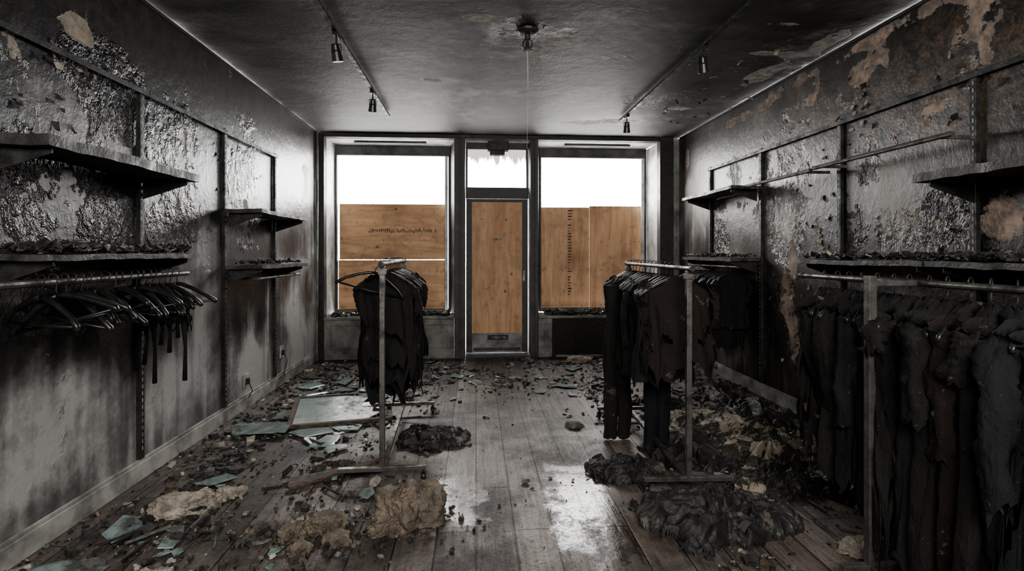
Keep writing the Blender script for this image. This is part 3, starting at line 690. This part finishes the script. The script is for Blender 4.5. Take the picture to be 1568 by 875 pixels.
m.tube([(c[0],c[1],H-.06),(c[0],c[1],H-.13)],[.01,.016],8,0); m.tube([(c[0],c[1],H-.13),(c[0],c[1],H-.137)],.028,12,0)
m.tube([(c[0],c[1],H-.137),(c[0]+.004,c[1],H-.4),(c[0]-.003,c[1],H-.8)],[.003,.0012,.0008],5,1)
m.obj('ceiling_sprinkler',[M_dsteel,M_greyL],smooth=False)
m=MB()
def peel(p,n,up,L,w):
    p=Vector(p);n=Vector(n).normalized();up=Vector(up).normalized();r=n.cross(up); V=[];F=[];k=7
    for j in range(k):
        q=j/(k-1); a=q*1.5; c=p+n*(.35*L*(1-math.cos(a)))-up*L*math.sin(a)*.8
        ww=w*(1-q*.55)*U(.8,1.15)
        V+=[c-r*ww,c+r*ww*U(.7,1.1)]
    for j in range(k-1): F.append((2*j,2*j+1,2*j+3,2*j+2))
    m.add(V,F,random.choice((0,0,1)))
for i in range(26): peel((XL+.006,U(2.2,2.9),U(1.8,2.4)),(1,U(-.3,.3),0),(0,U(-.4,.4),1),U(.02,.06),U(.01,.03))
for i in range(22): peel((XL+.006,U(3.4,5.0),U(1.5,2.2)),(1,0,0),(0,U(-.4,.4),1),U(.02,.05),U(.008,.022))
for i in range(120):
    y=random.choice((4.3,3.9,3.5,2.85,4.2,2.6)); zq={4.3:1.0,3.9:1.5,3.5:2.3,2.85:1.42,4.2:.6,2.6:2.4}[y]
    peel((XR-.006,y+random.gauss(0,.14),zq+random.gauss(0,.18)),(-1,U(-.3,.3),0),(0,U(-.4,.4),1),U(.02,.06),U(.01,.028))
for i in range(12):
    a=U(0,6.28); x=.4+math.cos(a)*U(.2,.4); y=3.65+math.sin(a)*U(.15,.35); peel((x,y,H-.012),(0,0,-1),(math.cos(a),math.sin(a),0),U(.02,.05),U(.008,.018))
for i in range(40): peel((U(1.9,2.6),U(3.3,5.9),H-.012),(0,0,-1),(U(-1,1),U(-1,1),0),U(.03,.09),U(.01,.03))
m.obj('peeling_paint_flakes',[M_black,M_plas],smooth=True)

# ---------------------------------------------------------------- outside
m=MB(); m.box(-30,30,7.4,60,-.2,-.02); m.obj('ground',M_out)
m=MB()
def branch(p,d,L,r,lv):
    q=p+d*L; m.tube([p,(p+q)/2+Vector((U(-.03,.03),0,U(-.03,.03)))*L,q],[r,r*.85,r*.7],5)
    if lv>0:
        for k in range(3):
            nd=(d+Vector((U(-.8,.8),U(-.5,.5),U(-.1,.6)))).normalized(); branch(q,nd,L*U(.6,.8),r*.6,lv-1)
branch(Vector((-4.3,17,-.02)),Vector((.05,0,1)),2.0,.06,5)
m.obj('bare_tree',M_bark)

# ---------------------------------------------------------------- light
w=bpy.data.worlds.new('overcast_sky'); bpy.context.scene.world=w; w.use_nodes=True
bg=w.node_tree.nodes['Background']; bg.inputs[0].default_value=(1,.99,.975,1); bg.inputs[1].default_value=27
def area(name,loc,rot,sx,sy,e,col=(1,1,1),portal=False):
    l=bpy.data.lights.new(name,'AREA'); l.shape='RECTANGLE'; l.size=sx; l.size_y=sy; l.energy=e; l.color=col
    if portal: l.cycles.is_portal=True
    o=bpy.data.objects.new(name,l); o.location=loc; o.rotation_euler=rot; COL.objects.link(o)
area('sky_portal',(-1.12,7.3,2.3),(-math.pi/2,0,0),1.6,.75,1,portal=True)
area('sky_portal',(1.6,7.3,2.3),(-math.pi/2,0,0),1.6,.75,1,portal=True)
area('sky_portal',(.27,7.0,2.44),(-math.pi/2,0,0),.8,.55,1,portal=True)
area('rear_fill_light',(.35,-1.0,2.4),(math.radians(62),0,0),2.6,1.0,200,(1,.97,.93))  # added fill lamp behind the camera, no real fitting; lifts the near room

vs=bpy.context.scene.view_settings
try: vs.look='AgX - Medium High Contrast'
except Exception as ex: print(ex)
cam=bpy.data.cameras.new('camera'); co=bpy.data.objects.new('camera',cam); COL.objects.link(co)
cam.sensor_width=36; cam.lens=36*800/1568; cam.shift_y=-49.7/1568; cam.clip_start=.05
co.location=(0,0,1.33); co.rotation_euler=(math.pi/2,0,-math.atan(55/800)); bpy.context.scene.camera=co
